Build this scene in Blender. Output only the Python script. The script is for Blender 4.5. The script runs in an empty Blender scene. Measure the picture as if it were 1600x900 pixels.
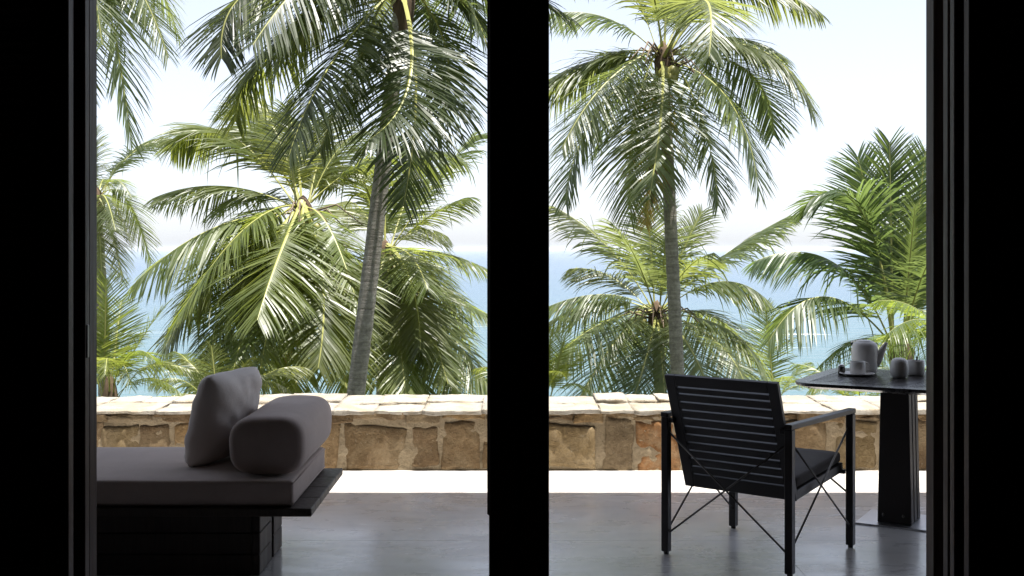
import bpy, bmesh, math, random
from mathutils import Vector, Matrix, noise
R = math.radians
scene = bpy.context.scene
col = scene.collection

# ------------------------------------------------------------------ camera
FPX, CH, HY = 1862.0, 1.43, 388.0          # focal length in 1600-px units, eye height, horizon row
cam_d = bpy.data.cameras.new('camera')
cam = bpy.data.objects.new('camera', cam_d); col.objects.link(cam)
cam.location = (0, 0, CH); cam.rotation_euler = (R(90), 0, 0)
cam_d.sensor_width = 36; cam_d.lens = FPX / 1600 * 36
cam_d.shift_y = -(450 - HY) / 1600
cam_d.clip_start = 0.05; cam_d.clip_end = 40000
scene.camera = cam

# ------------------------------------------------------------------ sky, sun, exposure
SUN_EL, SUN_AZ = R(80), R(110)             # near the zenith; azimuth clockwise from +Y: from the right, a trace behind the camera
world = bpy.data.worlds.new('World'); scene.world = world; world.use_nodes = True
wn = world.node_tree.nodes; wl = world.node_tree.links
bg = wn['Background']
sky = wn.new('ShaderNodeTexSky'); sky.sky_type = 'NISHITA'; sky.sun_disc = False
sky.sun_elevation = SUN_EL; sky.sun_rotation = SUN_AZ
sky.air_density = 1.0; sky.dust_density = 0.75; sky.ozone_density = .6
hs = wn.new('ShaderNodeHueSaturation'); hs.inputs['Saturation'].default_value = .32          # milky tropical haze
cool = wn.new('ShaderNodeMix'); cool.data_type = 'RGBA'; cool.blend_type = 'MULTIPLY'; cool.inputs[0].default_value = 1; cool.inputs[7].default_value = (.925, .962, 1.07, 1)
wl.new(sky.outputs[0], hs.inputs['Color']); wl.new(hs.outputs[0], cool.inputs[6]); wl.new(cool.outputs[2], bg.inputs[0]); bg.inputs[1].default_value = 0.071
sd = bpy.data.lights.new('sun', 'SUN'); sd.energy = 4.6; sd.angle = R(0.53); sd.color = (1, .96, .89)
sun = bpy.data.objects.new('sun', sd); col.objects.link(sun)
sv = Vector((math.sin(SUN_AZ) * math.cos(SUN_EL), math.cos(SUN_AZ) * math.cos(SUN_EL), math.sin(SUN_EL)))
sun.rotation_euler = sv.to_track_quat('Z', 'Y').to_euler(); sun.location = (0, 5, 40)
vs = scene.view_settings
vs.view_transform = 'Standard'; vs.look = 'None'; vs.exposure = 1.6; vs.gamma = 1; vs.use_curve_mapping = False
scene.cycles.use_denoising = True
scene.cycles.max_bounces = 8; scene.cycles.transparent_max_bounces = 8
scene.cycles.sample_clamp_indirect = 6

def px(x, y, d):
    """a picture point (1600 x 900) at distance d, as a place in the world"""
    return Vector(((x - 800) * d / FPX, d, CH - (y - HY) * d / FPX))

# ------------------------------------------------------------------ helpers
def tag(o, label=None, cat=None, group=None, kind=None):
    if label: o['label'] = label
    if cat: o['category'] = cat
    if group: o['group'] = group
    if kind: o['kind'] = kind
    return o
def empty(name, loc=(0, 0, 0), rz=0):
    o = bpy.data.objects.new(name, None); col.objects.link(o)
    o.location = loc; o.rotation_euler = (0, 0, rz); o.empty_display_size = .1
    return o
def link(name, me, parent=None, loc=None):
    o = bpy.data.objects.new(name, me); col.objects.link(o)
    if parent: o.parent = parent
    if loc is not None: o.location = loc
    return o
def obj(name, bm, m, parent=None, loc=None, smooth=False):
    me = bpy.data.meshes.new(name); bm.normal_update(); bm.to_mesh(me); bm.free()
    for k in (m if isinstance(m, (list, tuple)) else [m]): me.materials.append(k)
    if smooth: me.polygons.foreach_set('use_smooth', [True] * len(me.polygons))
    return link(name, me, parent, loc)
def box(x0, x1, y0, y1, z0, z1, bev=0, seg=2):
    bm = bmesh.new(); bmesh.ops.create_cube(bm, size=1)
    for v in bm.verts:
        v.co = Vector(((x0 + x1) / 2 + v.co.x * (x1 - x0), (y0 + y1) / 2 + v.co.y * (y1 - y0), (z0 + z1) / 2 + v.co.z * (z1 - z0)))
    if bev: bmesh.ops.bevel(bm, geom=bm.edges[:], offset=bev, segments=seg, affect='EDGES', profile=.5)
    return bm
def tube(pts, rad, n=10, caps=True, bm=None):
    bm = bm or bmesh.new(); rings = []
    pts = [Vector(p) for p in pts]
    ref = None
    for i, p in enumerate(pts):
        t = (pts[min(i + 1, len(pts) - 1)] - pts[max(i - 1, 0)]).normalized()
        if ref is None: ref = t.orthogonal().normalized()
        ref = (ref - t * ref.dot(t)).normalized(); b = t.cross(ref)
        r = rad[i] if isinstance(rad, (list, tuple)) else rad
        rings.append([bm.verts.new(p + (ref * math.cos(2 * math.pi * k / n) + b * math.sin(2 * math.pi * k / n)) * r) for k in range(n)])
    for a, b in zip(rings, rings[1:]):
        for k in range(n): bm.faces.new((a[k], a[(k + 1) % n], b[(k + 1) % n], b[k]))
    if caps: bm.faces.new(rings[0][::-1]); bm.faces.new(rings[-1])
    return bm
def lathe(prof, n=32, sx=1, sy=1):
    bm = bmesh.new(); rings = []
    for r, z in prof:
        rings.append([bm.verts.new((0, 0, z))] if r < 1e-5 else
                     [bm.verts.new((r * math.cos(2 * math.pi * k / n) * sx, r * math.sin(2 * math.pi * k / n) * sy, z)) for k in range(n)])
    for a, b in zip(rings, rings[1:]):
        for k in range(n):
            f = [a[k % len(a)], a[(k + 1) % len(a)], b[(k + 1) % len(b)], b[k % len(b)]]
            u = []
            for v in f:
                if v not in u: u.append(v)
            if len(u) > 2: bm.faces.new(u)
    return bm
def bar(p, q, w, h=None):
    """square bar between two points"""
    p, q = Vector(p), Vector(q); h = h or w
    t = (q - p).normalized(); s = t.cross(Vector((0, 0, 1)))
    s = Vector((1, 0, 0)) if s.length < 1e-4 else s.normalized(); n = s.cross(t)
    bm = bmesh.new(); vs_ = []
    for e in (p, q):
        vs_.append([bm.verts.new(e + s * a * w / 2 + n * b * h / 2) for a, b in ((-1, -1), (1, -1), (1, 1), (-1, 1))])
    a, b = vs_
    for k in range(4): bm.faces.new((a[k], a[(k + 1) % 4], b[(k + 1) % 4], b[k]))
    bm.faces.new(a[::-1]); bm.faces.new(b)
    bmesh.ops.recalc_face_normals(bm, faces=bm.faces[:])
    bmesh.ops.bevel(bm, geom=bm.edges[:], offset=min(w, h) * .08, segments=1, affect='EDGES')
    return bm

# ------------------------------------------------------------------ materials
class NT:
    def __init__(s, name):
        s.m = bpy.data.materials.new(name); s.m.use_nodes = True
        s.t = s.m.node_tree; s.b = s.t.nodes['Principled BSDF']; s.out = s.t.nodes['Material Output']
    def n(s, typ, **kw):
        nd = s.t.nodes.new('ShaderNode' + typ)
        for k, v in kw.items():
            if k in nd.inputs.keys(): nd.inputs[k].default_value = v
            else: setattr(nd, k, v)
        return nd
    def l(s, a, b): s.t.links.new(a, b)
    def coord(s, kind='Object', scale=(1, 1, 1)):
        c = s.n('TexCoord'); mp = s.n('Mapping'); mp.inputs['Scale'].default_value = scale
        s.l(c.outputs[kind], mp.inputs[0]); return mp.outputs[0]
    def worldpos(s, scale=(1, 1, 1)):
        g = s.n('NewGeometry'); mp = s.n('Mapping'); mp.inputs['Scale'].default_value = scale
        s.l(g.outputs['Position'], mp.inputs[0]); return mp.outputs[0]
    def noise(s, vec, scale, detail=4, rough=.55, dist=0):
        nd = s.n('TexNoise'); nd.inputs['Scale'].default_value = scale; nd.inputs['Detail'].default_value = detail
        nd.inputs['Roughness'].default_value = rough; nd.inputs['Distortion'].default_value = dist
        s.l(vec, nd.inputs['Vector']); return nd.outputs['Fac']
    def ramp(s, fac, stops):
        r = s.n('ValToRGB'); cr = r.color_ramp
        while len(cr.elements) < len(stops): cr.elements.new(.5)
        for e, (p, c) in zip(cr.elements, stops):
            e.position = p; e.color = (c, c, c, 1) if isinstance(c, (int, float)) else (*c, 1)
        s.l(fac, r.inputs[0]); return r.outputs[0]
    def mix(s, fac, a, b, mode='MIX'):
        m = s.n('Mix', data_type='RGBA', blend_type=mode)
        for v, k in ((fac, 0), (a, 6), (b, 7)):
            if hasattr(v, 'links') or hasattr(v, 'is_linked'): s.l(v, m.inputs[k])
            else: m.inputs[k].default_value = v if k == 0 else (*v, 1)
        return m.outputs[2]
    def bump(s, h, strength=.3, dist=.01, after=None):
        b = s.n('Bump'); b.inputs['Strength'].default_value = strength; b.inputs['Distance'].default_value = dist
        s.l(h, b.inputs['Height'])
        if after is not None: s.l(after, b.inputs['Normal'])
        return b.outputs[0]
    def color(s, c):
        if hasattr(c, 'is_linked'): s.l(c, s.b.inputs['Base Color'])
        else: s.b.inputs['Base Color'].default_value = (*c, 1)
    def set(s, **kw):
        for k, v in kw.items():
            i = s.b.inputs[k.replace('_', ' ')]
            if hasattr(v, 'is_linked'): s.l(v, i)
            else: i.default_value = v

def m_wood(name, dark, light, rough=.45, scale=(14, 14, 1.2), spec=.4):
    t = NT(name); v = t.coord('Object', scale)
    f = t.noise(v, 6, 6, .6, .8)
    t.color(t.ramp(f, [(.3, dark), (.7, light)]))
    t.set(Roughness=t.ramp(t.noise(v, 3), [(.3, rough - .08), (.7, rough + .12)]), Specular_IOR_Level=spec)
    t.set(Normal=t.bump(f, .15, .004)); return t.m
def m_concrete():
    t = NT('polished_concrete'); v = t.worldpos()
    big = t.noise(v, .9, 6, .6, .6); mid = t.noise(v, 4.5, 6, .65, .4); fine = t.noise(v, 60, 3)
    c = t.ramp(big, [(.25, (0.564, 0.530, 0.509)), (.5, (0.777, 0.739, 0.713)), (.75, (0.780, 0.780, 0.780))])
    c = t.mix(.45, c, t.ramp(mid, [(.3, (0.475, 0.446, 0.430)), (.55, (0.780, 0.757, 0.723)), (.8, (0.780, 0.780, 0.780))]))
    strk = t.noise(t.worldpos((.5, 3.0, 1)), 2.2, 5, .6, 1.2)
    c = t.mix(t.ramp(strk, [(.52, 0), (.72, .5)]), c, (0.509, 0.478, 0.462))
    pat = t.noise(t.worldpos((.8, 1.7, 1)), 1.5, 7, .62, .9)
    c = t.mix(t.ramp(pat, [(.46, 0), (.60, .75)]), c, (.74, .72, .69))
    c = t.mix(t.ramp(t.noise(v, 2.6, 6, .7, 1.5), [(.60, 0), (.70, .45)]), c, (.24, .225, .215))
    t.color(c)
    t.set(Roughness=t.ramp(t.mix(.5, mid, strk), [(.3, .2), (.5, .3), (.7, .42)]), Specular_IOR_Level=.6, Coat_Weight=1.0, Coat_Roughness=t.ramp(t.mix(.5, pat, big), [(.36, .38), (.5, .2), (.62, .1)]))
    t.set(Normal=t.bump(fine, .05, .002, t.bump(mid, .06, .01))); return t.m
def m_stone(name, stops, tint_by_object=True):
    t = NT(name); v = t.worldpos()
    big = t.noise(v, 5, 6, .65, .5); fine = t.noise(v, 42, 8, .75)
    vo = t.n('TexVoronoi'); vo.inputs['Scale'].default_value = 70; t.l(v, vo.inputs['Vector'])
    c = t.ramp(t.mix(.55, big, fine), stops)
    if tint_by_object:
        oi = t.n('ObjectInfo'); c = t.mix(1.0, c, oi.outputs['Color'], 'MULTIPLY')
    pits = t.ramp(vo.outputs['Distance'], [(.05, 1), (.22, 0)])
    c = t.mix(t.mix(.6, pits, (0, 0, 0)), c, (.045, .035, .025))
    sm = t.noise(v, 3.1, 5, .7, 1.0)
    c = t.mix(t.ramp(sm, [(.46, 0), (.66, .6)]), c, (.33, .255, .155))      # smeared ochre mortar
    lich = t.ramp(t.noise(v, 95, 3, .6), [(.66, 0), (.72, .6)])
    c = t.mix(lich, c, (.46, .43, .36))
    t.color(c); t.set(Roughness=.92, Specular_IOR_Level=.2)
    t.set(Normal=t.bump(fine, .9, .03, t.bump(big, .6, .03))); return t.m
def m_fabric(name, c0, c1, wscale=420):
    t = NT(name); v = t.coord('Object')
    f = t.noise(v, 9, 4, .6); w = t.n('TexWave', wave_type='BANDS', bands_direction='X'); w.inputs['Scale'].default_value = wscale
    t.l(v, w.inputs['Vector'])
    t.color(t.mix(t.ramp(f, [(.3, 0), (.7, 1)]), c0, c1)); t.set(Roughness=.95, Specular_IOR_Level=.15, Sheen_Weight=.25)
    t.set(Normal=t.bump(t.noise(v, 260, 3), .35, .002, t.bump(f, .22, .012))); return t.m
def m_plain(name, c, rough=.5, metal=0, spec=.5):
    t = NT(name); v = t.coord('Object'); f = t.noise(v, 4 if metal else 30, 4)
    t.color(t.mix(f, tuple(k * .88 for k in c), tuple(min(1, k * 1.12) for k in c)))
    t.set(Roughness=t.ramp(f, [(.3, max(.03, rough - .02)), (.7, rough + .03)]), Metallic=metal, Specular_IOR_Level=spec); return t.m
def m_leaf():
    t = NT('palm_leaf'); v = t.worldpos()
    oi = t.n('ObjectInfo')
    n1 = t.noise(v, 1.6, 3); n2 = t.noise(v, 14, 4)
    base = t.ramp(n1, [(.3, (.050, .068, .028)), (.55, (.082, .100, .044)), (.8, (.125, .138, .070))])
    base = t.mix(t.ramp(n2, [(.6, 0), (.85, .45)]), base, (.20, .17, .07))
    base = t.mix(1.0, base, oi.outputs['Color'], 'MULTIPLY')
    t.color(base); t.set(Roughness=.40, Specular_IOR_Level=.6)
    tr = t.n('BsdfTranslucent')
    tc = t.mix(1.0, t.ramp(n1, [(.3, (.25, .295, .065)), (.8, (.40, .425, .125))]), oi.outputs['Color'], 'MULTIPLY')
    t.l(tc, tr.inputs['Color'])
    mx = t.n('MixShader'); mx.inputs[0].default_value = .45
    t.l(t.b.outputs[0], mx.inputs[1]); t.l(tr.outputs[0], mx.inputs[2]); t.l(mx.outputs[0], t.out.inputs[0]); return t.m
def m_trunk():
    t = NT('palm_bark'); v = t.coord('Object'); vz = t.coord('Object', (1.2, 1.2, 9))
    rings = t.noise(vz, 2.3, 5, .7, .4); f = t.noise(v, 22, 6, .7)
    c = t.ramp(t.mix(.5, rings, f), [(.3, (.095, .085, .075)), (.5, (.25, .23, .205)), (.7, (.42, .395, .355))])
    c = t.mix(t.ramp(t.noise(v, 7, 4), [(.6, 0), (.7, .6)]), c, (.38, .37, .33))
    t.color(c); t.set(Roughness=.92, Specular_IOR_Level=.2)
    t.set(Normal=t.bump(rings, .7, .03, t.bump(f, .6, .02))); return t.m
def m_sea():
    t = NT('sea_water'); v = t.worldpos()
    d = t.n('SeparateXYZ'); t.l(v, d.inputs[0])
    shal = t.n('MapRange'); shal.inputs[1].default_value = 110; shal.inputs[2].default_value = 900
    t.l(d.outputs[1], shal.inputs[0])
    c = t.ramp(shal.outputs[0], [(0, (.066, .125, .140)), (.35, (.056, .104, .150)), (1, (.052, .096, .150))])
    # breaking waves along the shore: long thin crests
    fv = t.worldpos((.012, .05, 1)); fo = t.noise(fv, 1, 6, .65, 1.2)
    near = t.n('MapRange'); near.inputs[1].default_value = 300; near.inputs[2].default_value = 200
    t.l(d.outputs[1], near.inputs[0])
    fm = t.mix(1.0, t.ramp(fo, [(.60, 0), (.68, .8)]), near.outputs[0], 'MULTIPLY')
    c = t.mix(fm, c, (.75, .78, .78))
    t.color(c); t.set(Roughness=.2, IOR=1.33, Specular_IOR_Level=.16)
    w1 = t.noise(t.worldpos((.05, .22, 1)), 1, 5, .6); w2 = t.noise(t.worldpos((.35, .9, 1)), 1, 4, .6)
    t.set(Normal=t.bump(w2, .5, .35, t.bump(w1, .6, 1.6))); return t.m
def m_glass():
    t = NT('door_glass'); gl = t.n('BsdfGlossy'); gl.inputs['Roughness'].default_value = .03; tr = t.n('BsdfTransparent'); tr.inputs[0].default_value = (.86, .9, .88, 1)
    fr = t.n('Fresnel'); fr.inputs[0].default_value = 1.45; mx = t.n('MixShader')
    t.l(fr.outputs[0], mx.inputs[0]); t.l(tr.outputs[0], mx.inputs[1]); t.l(gl.outputs[0], mx.inputs[2]); t.l(mx.outputs[0], t.out.inputs[0]); return t.m
def m_ground():
    t = NT('hillside_soil'); v = t.worldpos(); f = t.noise(v, .6, 6, .7)
    t.color(t.ramp(f, [(.3, (.03, .045, .014)), (.55, (.06, .08, .022)), (.75, (.14, .11, .06))])); t.set(Roughness=.95)
    t.set(Normal=t.bump(f, .8, .3)); return t.m

M = dict(
    frame=m_wood('dark_stained_timber', (.022, .010, .007), (.060, .031, .021), .45, spec=.22),
    bed=m_wood('daybed_timber', (.030, .021, .016), (.062, .044, .034), .5),
    chair=m_plain('black_brown_timber', (.017, .0125, .011), .38, 0, .5),
    rod=m_plain('dark_steel_rod', (.13, .12, .11), .42, 1),
    steel=m_plain('brushed_steel', (.66, .66, .67), .30, 1),
    table=m_plain('black_stained_board', (.026, .021, .020), .27, 0, .6),
    ceramic=m_plain('grey_white_stoneware', (.80, .78, .75), .34, 0, .5),
    foot=m_plain('matt_black_board', (.026, .020, .018), .55, 0, .3), pane=m_glass(), concrete=m_concrete(),
    stone=m_stone('weathered_brown_stone', [(.25, (.09, .062, .036)), (.5, (.20, .145, .088)), (.72, (.34, .26, .17))]),
    mortar=m_stone('ochre_lime_mortar', [(.25, (.19, .145, .09)), (.5, (.33, .26, .17)), (.75, (.46, .385, .275))], False),
    coping=m_stone('pale_coping_stone', [(.2, (.27, .24, .20)), (.5, (.40, .365, .31)), (.75, (.52, .48, .42))]),
    linen=m_fabric('light_linen', (.80, .72, .66), (.83, .76, .70)),
    taupe=m_fabric('taupe_canvas', (.45, .36, .315), (.50, .405, .36)),
    seat=m_fabric('charcoal_weave', (.085, .074, .070), (.105, .094, .088)),
    leaf=m_leaf(), bark=m_trunk(),
    rachis=m_plain('palm_midrib', (.27, .27, .075), .5),
    husk=m_plain('coconut_husk', (.20, .19, .05), .5), fibre=m_wood('palm_fibre', (.05, .032, .02), (.15, .10, .06), .9),
    dry=m_wood('dry_spathe', (.10, .07, .05), (.22, .17, .12), .85),
    plaster=m_plain('dark_plaster', (.045, .038, .034), .85, 0, .2),
    roofwood=m_wood('roof_boards', (.05, .035, .025), (.10, .075, .055), .6),
    sea=m_sea(), ground=m_ground(),
)

# ------------------------------------------------------------------ setting: hillside, sea
def grid_mesh(name, xs, ys, zf, m):
    vs_ = [(x, y, zf(x, y)) for y in ys for x in xs]; w = len(xs)
    fs = [(j * w + i, j * w + i + 1, (j + 1) * w + i + 1, (j + 1) * w + i) for j in range(len(ys) - 1) for i in range(w - 1)]
    me = bpy.data.meshes.new(name); me.from_pydata(vs_, [], fs); me.materials.append(m)
    me.polygons.foreach_set('use_smooth', [True] * len(fs)); return link(name, me)
def hill(x, y):
    u = max(0, min(1, (y - 8.2) / 100)); s = u * u * (3 - 2 * u)
    return -2.4 - 3.0 * min(1, max(0, (y - 8) / 14)) - 11 * s + .35 * noise.noise(Vector((x * .25, y * .25, 0)))
xs = [-160 + i * 4 for i in range(81)]; ys = [-14 + i * 3 for i in range(46)]
tag(grid_mesh('hillside', xs, ys, hill, M['ground']), kind='structure')
SEA = -14.0
bm = bmesh.new()
bmesh.ops.create_grid(bm, x_segments=8, y_segments=8, size=9000)
for v in bm.verts: v.co.y += 9050
tag(obj('sea', bm, M['sea'], loc=(0, 0, SEA)), kind='structure')

# ------------------------------------------------------------------ setting: terrace and room
WALL_Y = 7.67
tf = tag(obj('terrace_floor', box(-9, 9, 4.24, WALL_Y + .3, -.25, -.03), M['plaster']), kind='structure')
fx = [-8.998, -6.52, -3.92, -1.32, 1.28, 3.88, 6.48, 8.998]; fy = [4.241, 5.83, WALL_Y + .298]
for x0, x1 in zip(fx, fx[1:]):                       # cement screed cast in bays with fine joints
    for y0, y1 in zip(fy, fy[1:]): obj('floor_bay', box(x0 + .0006, x1 - .0006, y0 + .0006, y1 - .0006, -.029, 0, .0005, 1), M['concrete'], tf)
tag(obj('terrace_foundation', box(-9, 9, -3.4, 8.35, -5.5, -.26), M['plaster']), kind='structure')
tag(obj('room_floor', box(-3.6, 3.6, -3.2, 4.236, -.25, .004), M['frame']), kind='structure')
tag(obj('room_back_wall', box(-3.6, 3.6, -3.4, -3.2, -.25, 4.6), M['plaster']), kind='structure')
tag(obj('room_left_wall', box(-3.8, -3.6, -3.4, 4.036, -.25, 4.6), M['plaster']), kind='structure')
tag(obj('room_right_wall', box(3.6, 3.8, -3.4, 4.036, -.25, 4.6), M['plaster']), kind='structure')
tag(obj('facade_left_wall', box(-9, -2.42, 4.04, 4.3, .004, 4.6), M['plaster']), kind='structure')
tag(obj('facade_right_wall', box(2.45, 9, 4.04, 4.3, .004, 4.6), M['plaster']), kind='structure')
tag(obj('facade_lintel_wall', box(-2.42, 2.45, 4.04, 4.3, 2.72, 4.6), M['plaster']), kind='structure')
tag(obj('terrace_left_wall', box(-5.2, -5.0, 4.304, 5.95, .002, 4.6), M['plaster']), kind='structure')
tag(obj('terrace_right_wall', box(5.0, 5.2, 4.304, 5.95, .002, 4.6), M['plaster']), kind='structure')
ROOF_Y, ROOF_Z = 6.69, 4.603
tag(obj('roof_slab', box(-9, 9, -3.6, ROOF_Y, ROOF_Z, ROOF_Z + .22), M['roofwood']), kind='structure')

# ------------------------------------------------------------------ door frame, post, shutters
def X(p, d): return (p - 800) * d / FPX
df = tag(empty('door_frame', (0, 4.12, .004)), 'dark timber door frame around the opening to the terrace', 'door frame')
def fr(name, x0, x1, y0, y1, z0, z1, m='frame', bev=.004, par=df):
    o = par.location
    return obj(name, box(x0 - o.x, x1 - o.x, y0 - o.y, y1 - o.y, z0 - o.z, z1 - o.z, bev, 1), M[m], par)
jl, jr = X(140, 4.12), X(1459, 4.12)
fr('jamb', jl - .10, jl, 4.12, 4.195, .004, 2.717); fr('jamb', jr, jr + .10, 4.12, 4.20, .004, 2.717)
fr('head', -2.41, 2.44, 3.80, 4.035, 2.722, 2.80)
post = tag(empty('door_post', (0.02, 4.0, .004)), 'wide black timber post between the two door openings', 'post')
a, b, c = X(764, 4.0), X(810, 4.0), X(858, 4.0)
fr('stile', a, b - .0015, 4.0, 4.10, .004, 2.719, par=post); fr('stile', b + .0015, c, 4.003, 4.10, .004, 2.719, par=post)
fr('seam_light_stop', b - .03, b + .03, 4.1005, 4.104, .006, 2.717, par=post)  # added unseen strip, keeps light from showing through the stile seam
fr('edge_strip', X(761.5, 4.14), X(770, 4.14), 4.105, 4.14, .51, 2.719, par=post)
def leaf(name, side, xe, y0, y1, width, label, louvre, cat):
    """a sliding leaf whose free edge is at xe and which runs outwards"""
    r = tag(empty(name, (xe, (y0 + y1) / 2, .006)), label, cat, 'sliding leaves stacked beside the door openings')
    s = side; z0, z1 = .008, 2.712; sw = .098
    def part(n, u0, u1, za, zb, dy=0, m='frame'):
        x0, x1 = sorted((s * u0, s * u1)); h = (y1 - y0) / 2 - dy
        return obj(n, box(x0, x1, -h, h, za, zb, .003, 1), M[m], r)
    part('stile', 0, sw, z0, z1); part('stile', width - sw, width, z0, z1)
    part('rail', sw + .001, width - sw - .001, z0, z0 + .16, .004); part('rail', sw + .001, width - sw - .001, z1 - .12, z1, .004)
    if louvre:
        L = width - 2 * sw - .004
        bm = box(-L / 2, L / 2, -.030, .030, -.004, .004)
        me = bpy.data.meshes.new('slat'); bm.to_mesh(me); bm.free(); me.materials.append(M['frame'])
        z = z0 + .185
        while z < z1 - .14:
            o = link('slat', me, r, (s * width / 2, 0, z)); o.rotation_euler = (R(58), 0, 0); z += .037
    else:
        part('rail', sw + .001, width - sw - .001, 1.0, 1.10, .004)
        part('glass_pane', sw + .001, width - sw - .001, z0 + .161, .999, .018, 'pane'); part('glass_pane', sw + .001, width - sw - .001, 1.101, z1 - .121, .018, 'pane')
    return r
leaf('louvred_shutter', -1, X(107, 3.84), 3.84, 3.885, .93, 'dark louvred shutter leaf at the left edge of the view', True, 'shutter')
lf = leaf('sliding_door', -1, X(133, 3.945), 3.945, 3.987, .92, 'glazed dark timber sliding door between left shutter and left jamb', False, 'door')
obj('pull_handle', box(-.003, .004, -.010, .010, 1.06, 1.17, .002, 1), M['rod'], lf)
leaf('louvred_shutter', 1, X(1514, 3.82), 3.82, 3.865, .93, 'dark louvred shutter leaf at the right edge of the view', True, 'shutter')
leaf('sliding_door', 1, X(1491, 3.90), 3.90, 3.94, .92, 'glazed dark timber sliding door next to the right shutter', False, 'door')
leaf('sliding_door', 1, X(1481, 3.975), 3.975, 4.02, .92, 'glazed dark timber sliding door next to the right jamb', False, 'door')

# ------------------------------------------------------------------ stone parapet wall
random.seed(7)
WT = .39
wall = tag(empty('stone_wall', (0, WALL_Y, 0)), 'low rough stone parapet wall with pale coping along the terrace edge', 'wall')
def rough_block(x0, x1, y0, y1, z0, z1, amp, cuts=6, seed=0, jit=.012):
    bm = bmesh.new(); bmesh.ops.create_cube(bm, size=1)
    bmesh.ops.subdivide_edges(bm, edges=bm.edges[:], cuts=cuts, use_grid_fill=True)
    rnd = random.Random(seed); cj = {}
    for ix in (-1, 1):
        for iz in (-1, 1): cj[(ix, iz)] = (rnd.uniform(-jit, jit), rnd.uniform(-jit, jit))
    for v in bm.verts:
        u, w, t = v.co * 2
        a = [(1 - u) / 2, (1 + u) / 2]; c = [(1 - t) / 2, (1 + t) / 2]
        jx = sum(a[i] * c[j] * cj[(2 * i - 1, 2 * j - 1)][0] for i in (0, 1) for j in (0, 1))
        jz = sum(a[i] * c[j] * cj[(2 * i - 1, 2 * j - 1)][1] for i in (0, 1) for j in (0, 1))
        # rounded arrises
        e = max(0, abs(u) - .8) / .2; g = max(0, abs(t) - .8) / .2; h = (e * e + g * g) * .5
        yy = y0 + (y1 - y0) * (w + 1) / 2
        if w < -.5: yy += h * .007
        p = Vector((x0 + (x1 - x0) * (u + 1) / 2 + jx, yy, z0 + (z1 - z0) * (t + 1) / 2 + jz))
        q = p * 9 + Vector((seed * 3.1, seed * 1.7, 0))
        nv = noise.noise_vector(q) + .6 * noise.noise_vector(q * 2.7)
        v.co = p + nv * amp
    return bm
SX = WALL_Y / FPX
def wz(y): return CH - (y - HY) * SX
obj('mortar_core', rough_block(-8.99, 8.99, .003, .66, -.02, .362, .008, 70, 3, 0), M['mortar'], wall)
TN = dict(b=(1.0, .92, .78), g=(.92, .92, .88), o=(1.25, .84, .54), d=(.78, .71, .62), y=(1.18, 1.05, .80), v=(.95, .92, .74), r=(1.08, .84, .70))
low = [(151, 159, 655, 735, 'd'), (164, 213, 668, 733, 'v'), (222, 266, 671, 733, 'd'), (276, 300, 664, 733, 'y'), (310, 372, 668, 733, 'b'), (384, 440, 666, 733, 'b'),
       (450, 492, 668, 733, 'd'), (501, 526, 660, 732, 'b'), (544, 630, 670, 730, 'b'), (646, 680, 668, 728, 'd'), (693, 748, 664, 731, 'b'), (757, 846, 666, 731, 'b'),
       (855, 931, 670, 727, 'v'), (948, 986, 661, 732, 'g'), (994, 1060, 659, 733, 'o'), (1070, 1122, 664, 732, 'b'), (1132, 1196, 667, 731, 'd'), (1206, 1288, 658, 732, 'b'),
       (1309, 1368, 660, 733, 'v'), (1378, 1452, 656, 732, 'd')]
stones = [(X(a - 2.5, WALL_Y), X(b + 2.5, WALL_Y), wz(y1 + 2), wz(y0 - 5), t) for a, b, y0, y1, t in low]
for s in (-1, 1):
    x = 2.72
    while x < 8.7:
        w = random.uniform(.16, .38)
        x0, x1 = (x, x + w) if s > 0 else (-x - w, -x)
        stones.append((x0, x1, random.uniform(.01, .03), random.uniform(.27, .31), random.choice('bbgdovyr'))); x += w + random.uniform(.03, .07)
for i, (x0, x1, z0, z1, t) in enumerate(stones):
    o = obj('stone', rough_block(x0, x1, random.uniform(-.012, .0), .2, max(.004, z0), min(z1, .325), .010, 10, i + 1, .02), M['stone'], wall, smooth=True)
    k = random.uniform(.85, 1.15); o.color = (*[c * k for c in TN[t]], 1)
# thin ragged course under the coping
x = -8.95; i = 0
while x < 8.9:
    w = random.uniform(.12, .40); d0 = random.uniform(-.016, .002)
    bm = rough_block(x + .004, min(x + w, 8.98), d0, .2, .318 + random.uniform(-.012, .014), .366, .009, 8, 300 + i, .01)
    for v in bm.verts:
        if v.co.y < .06 and v.co.z < .345: v.co.y += .02 * noise.noise(Vector((v.co.x * 9, i, 2))); v.co.z += .016 * noise.noise(Vector((v.co.x * 11, 5, i)))
    o = obj('packing_stone', bm, M['stone'], wall, smooth=True); o.color = (*TN[random.choice('bdgrdby')], 1); x += w; i += 1
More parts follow.
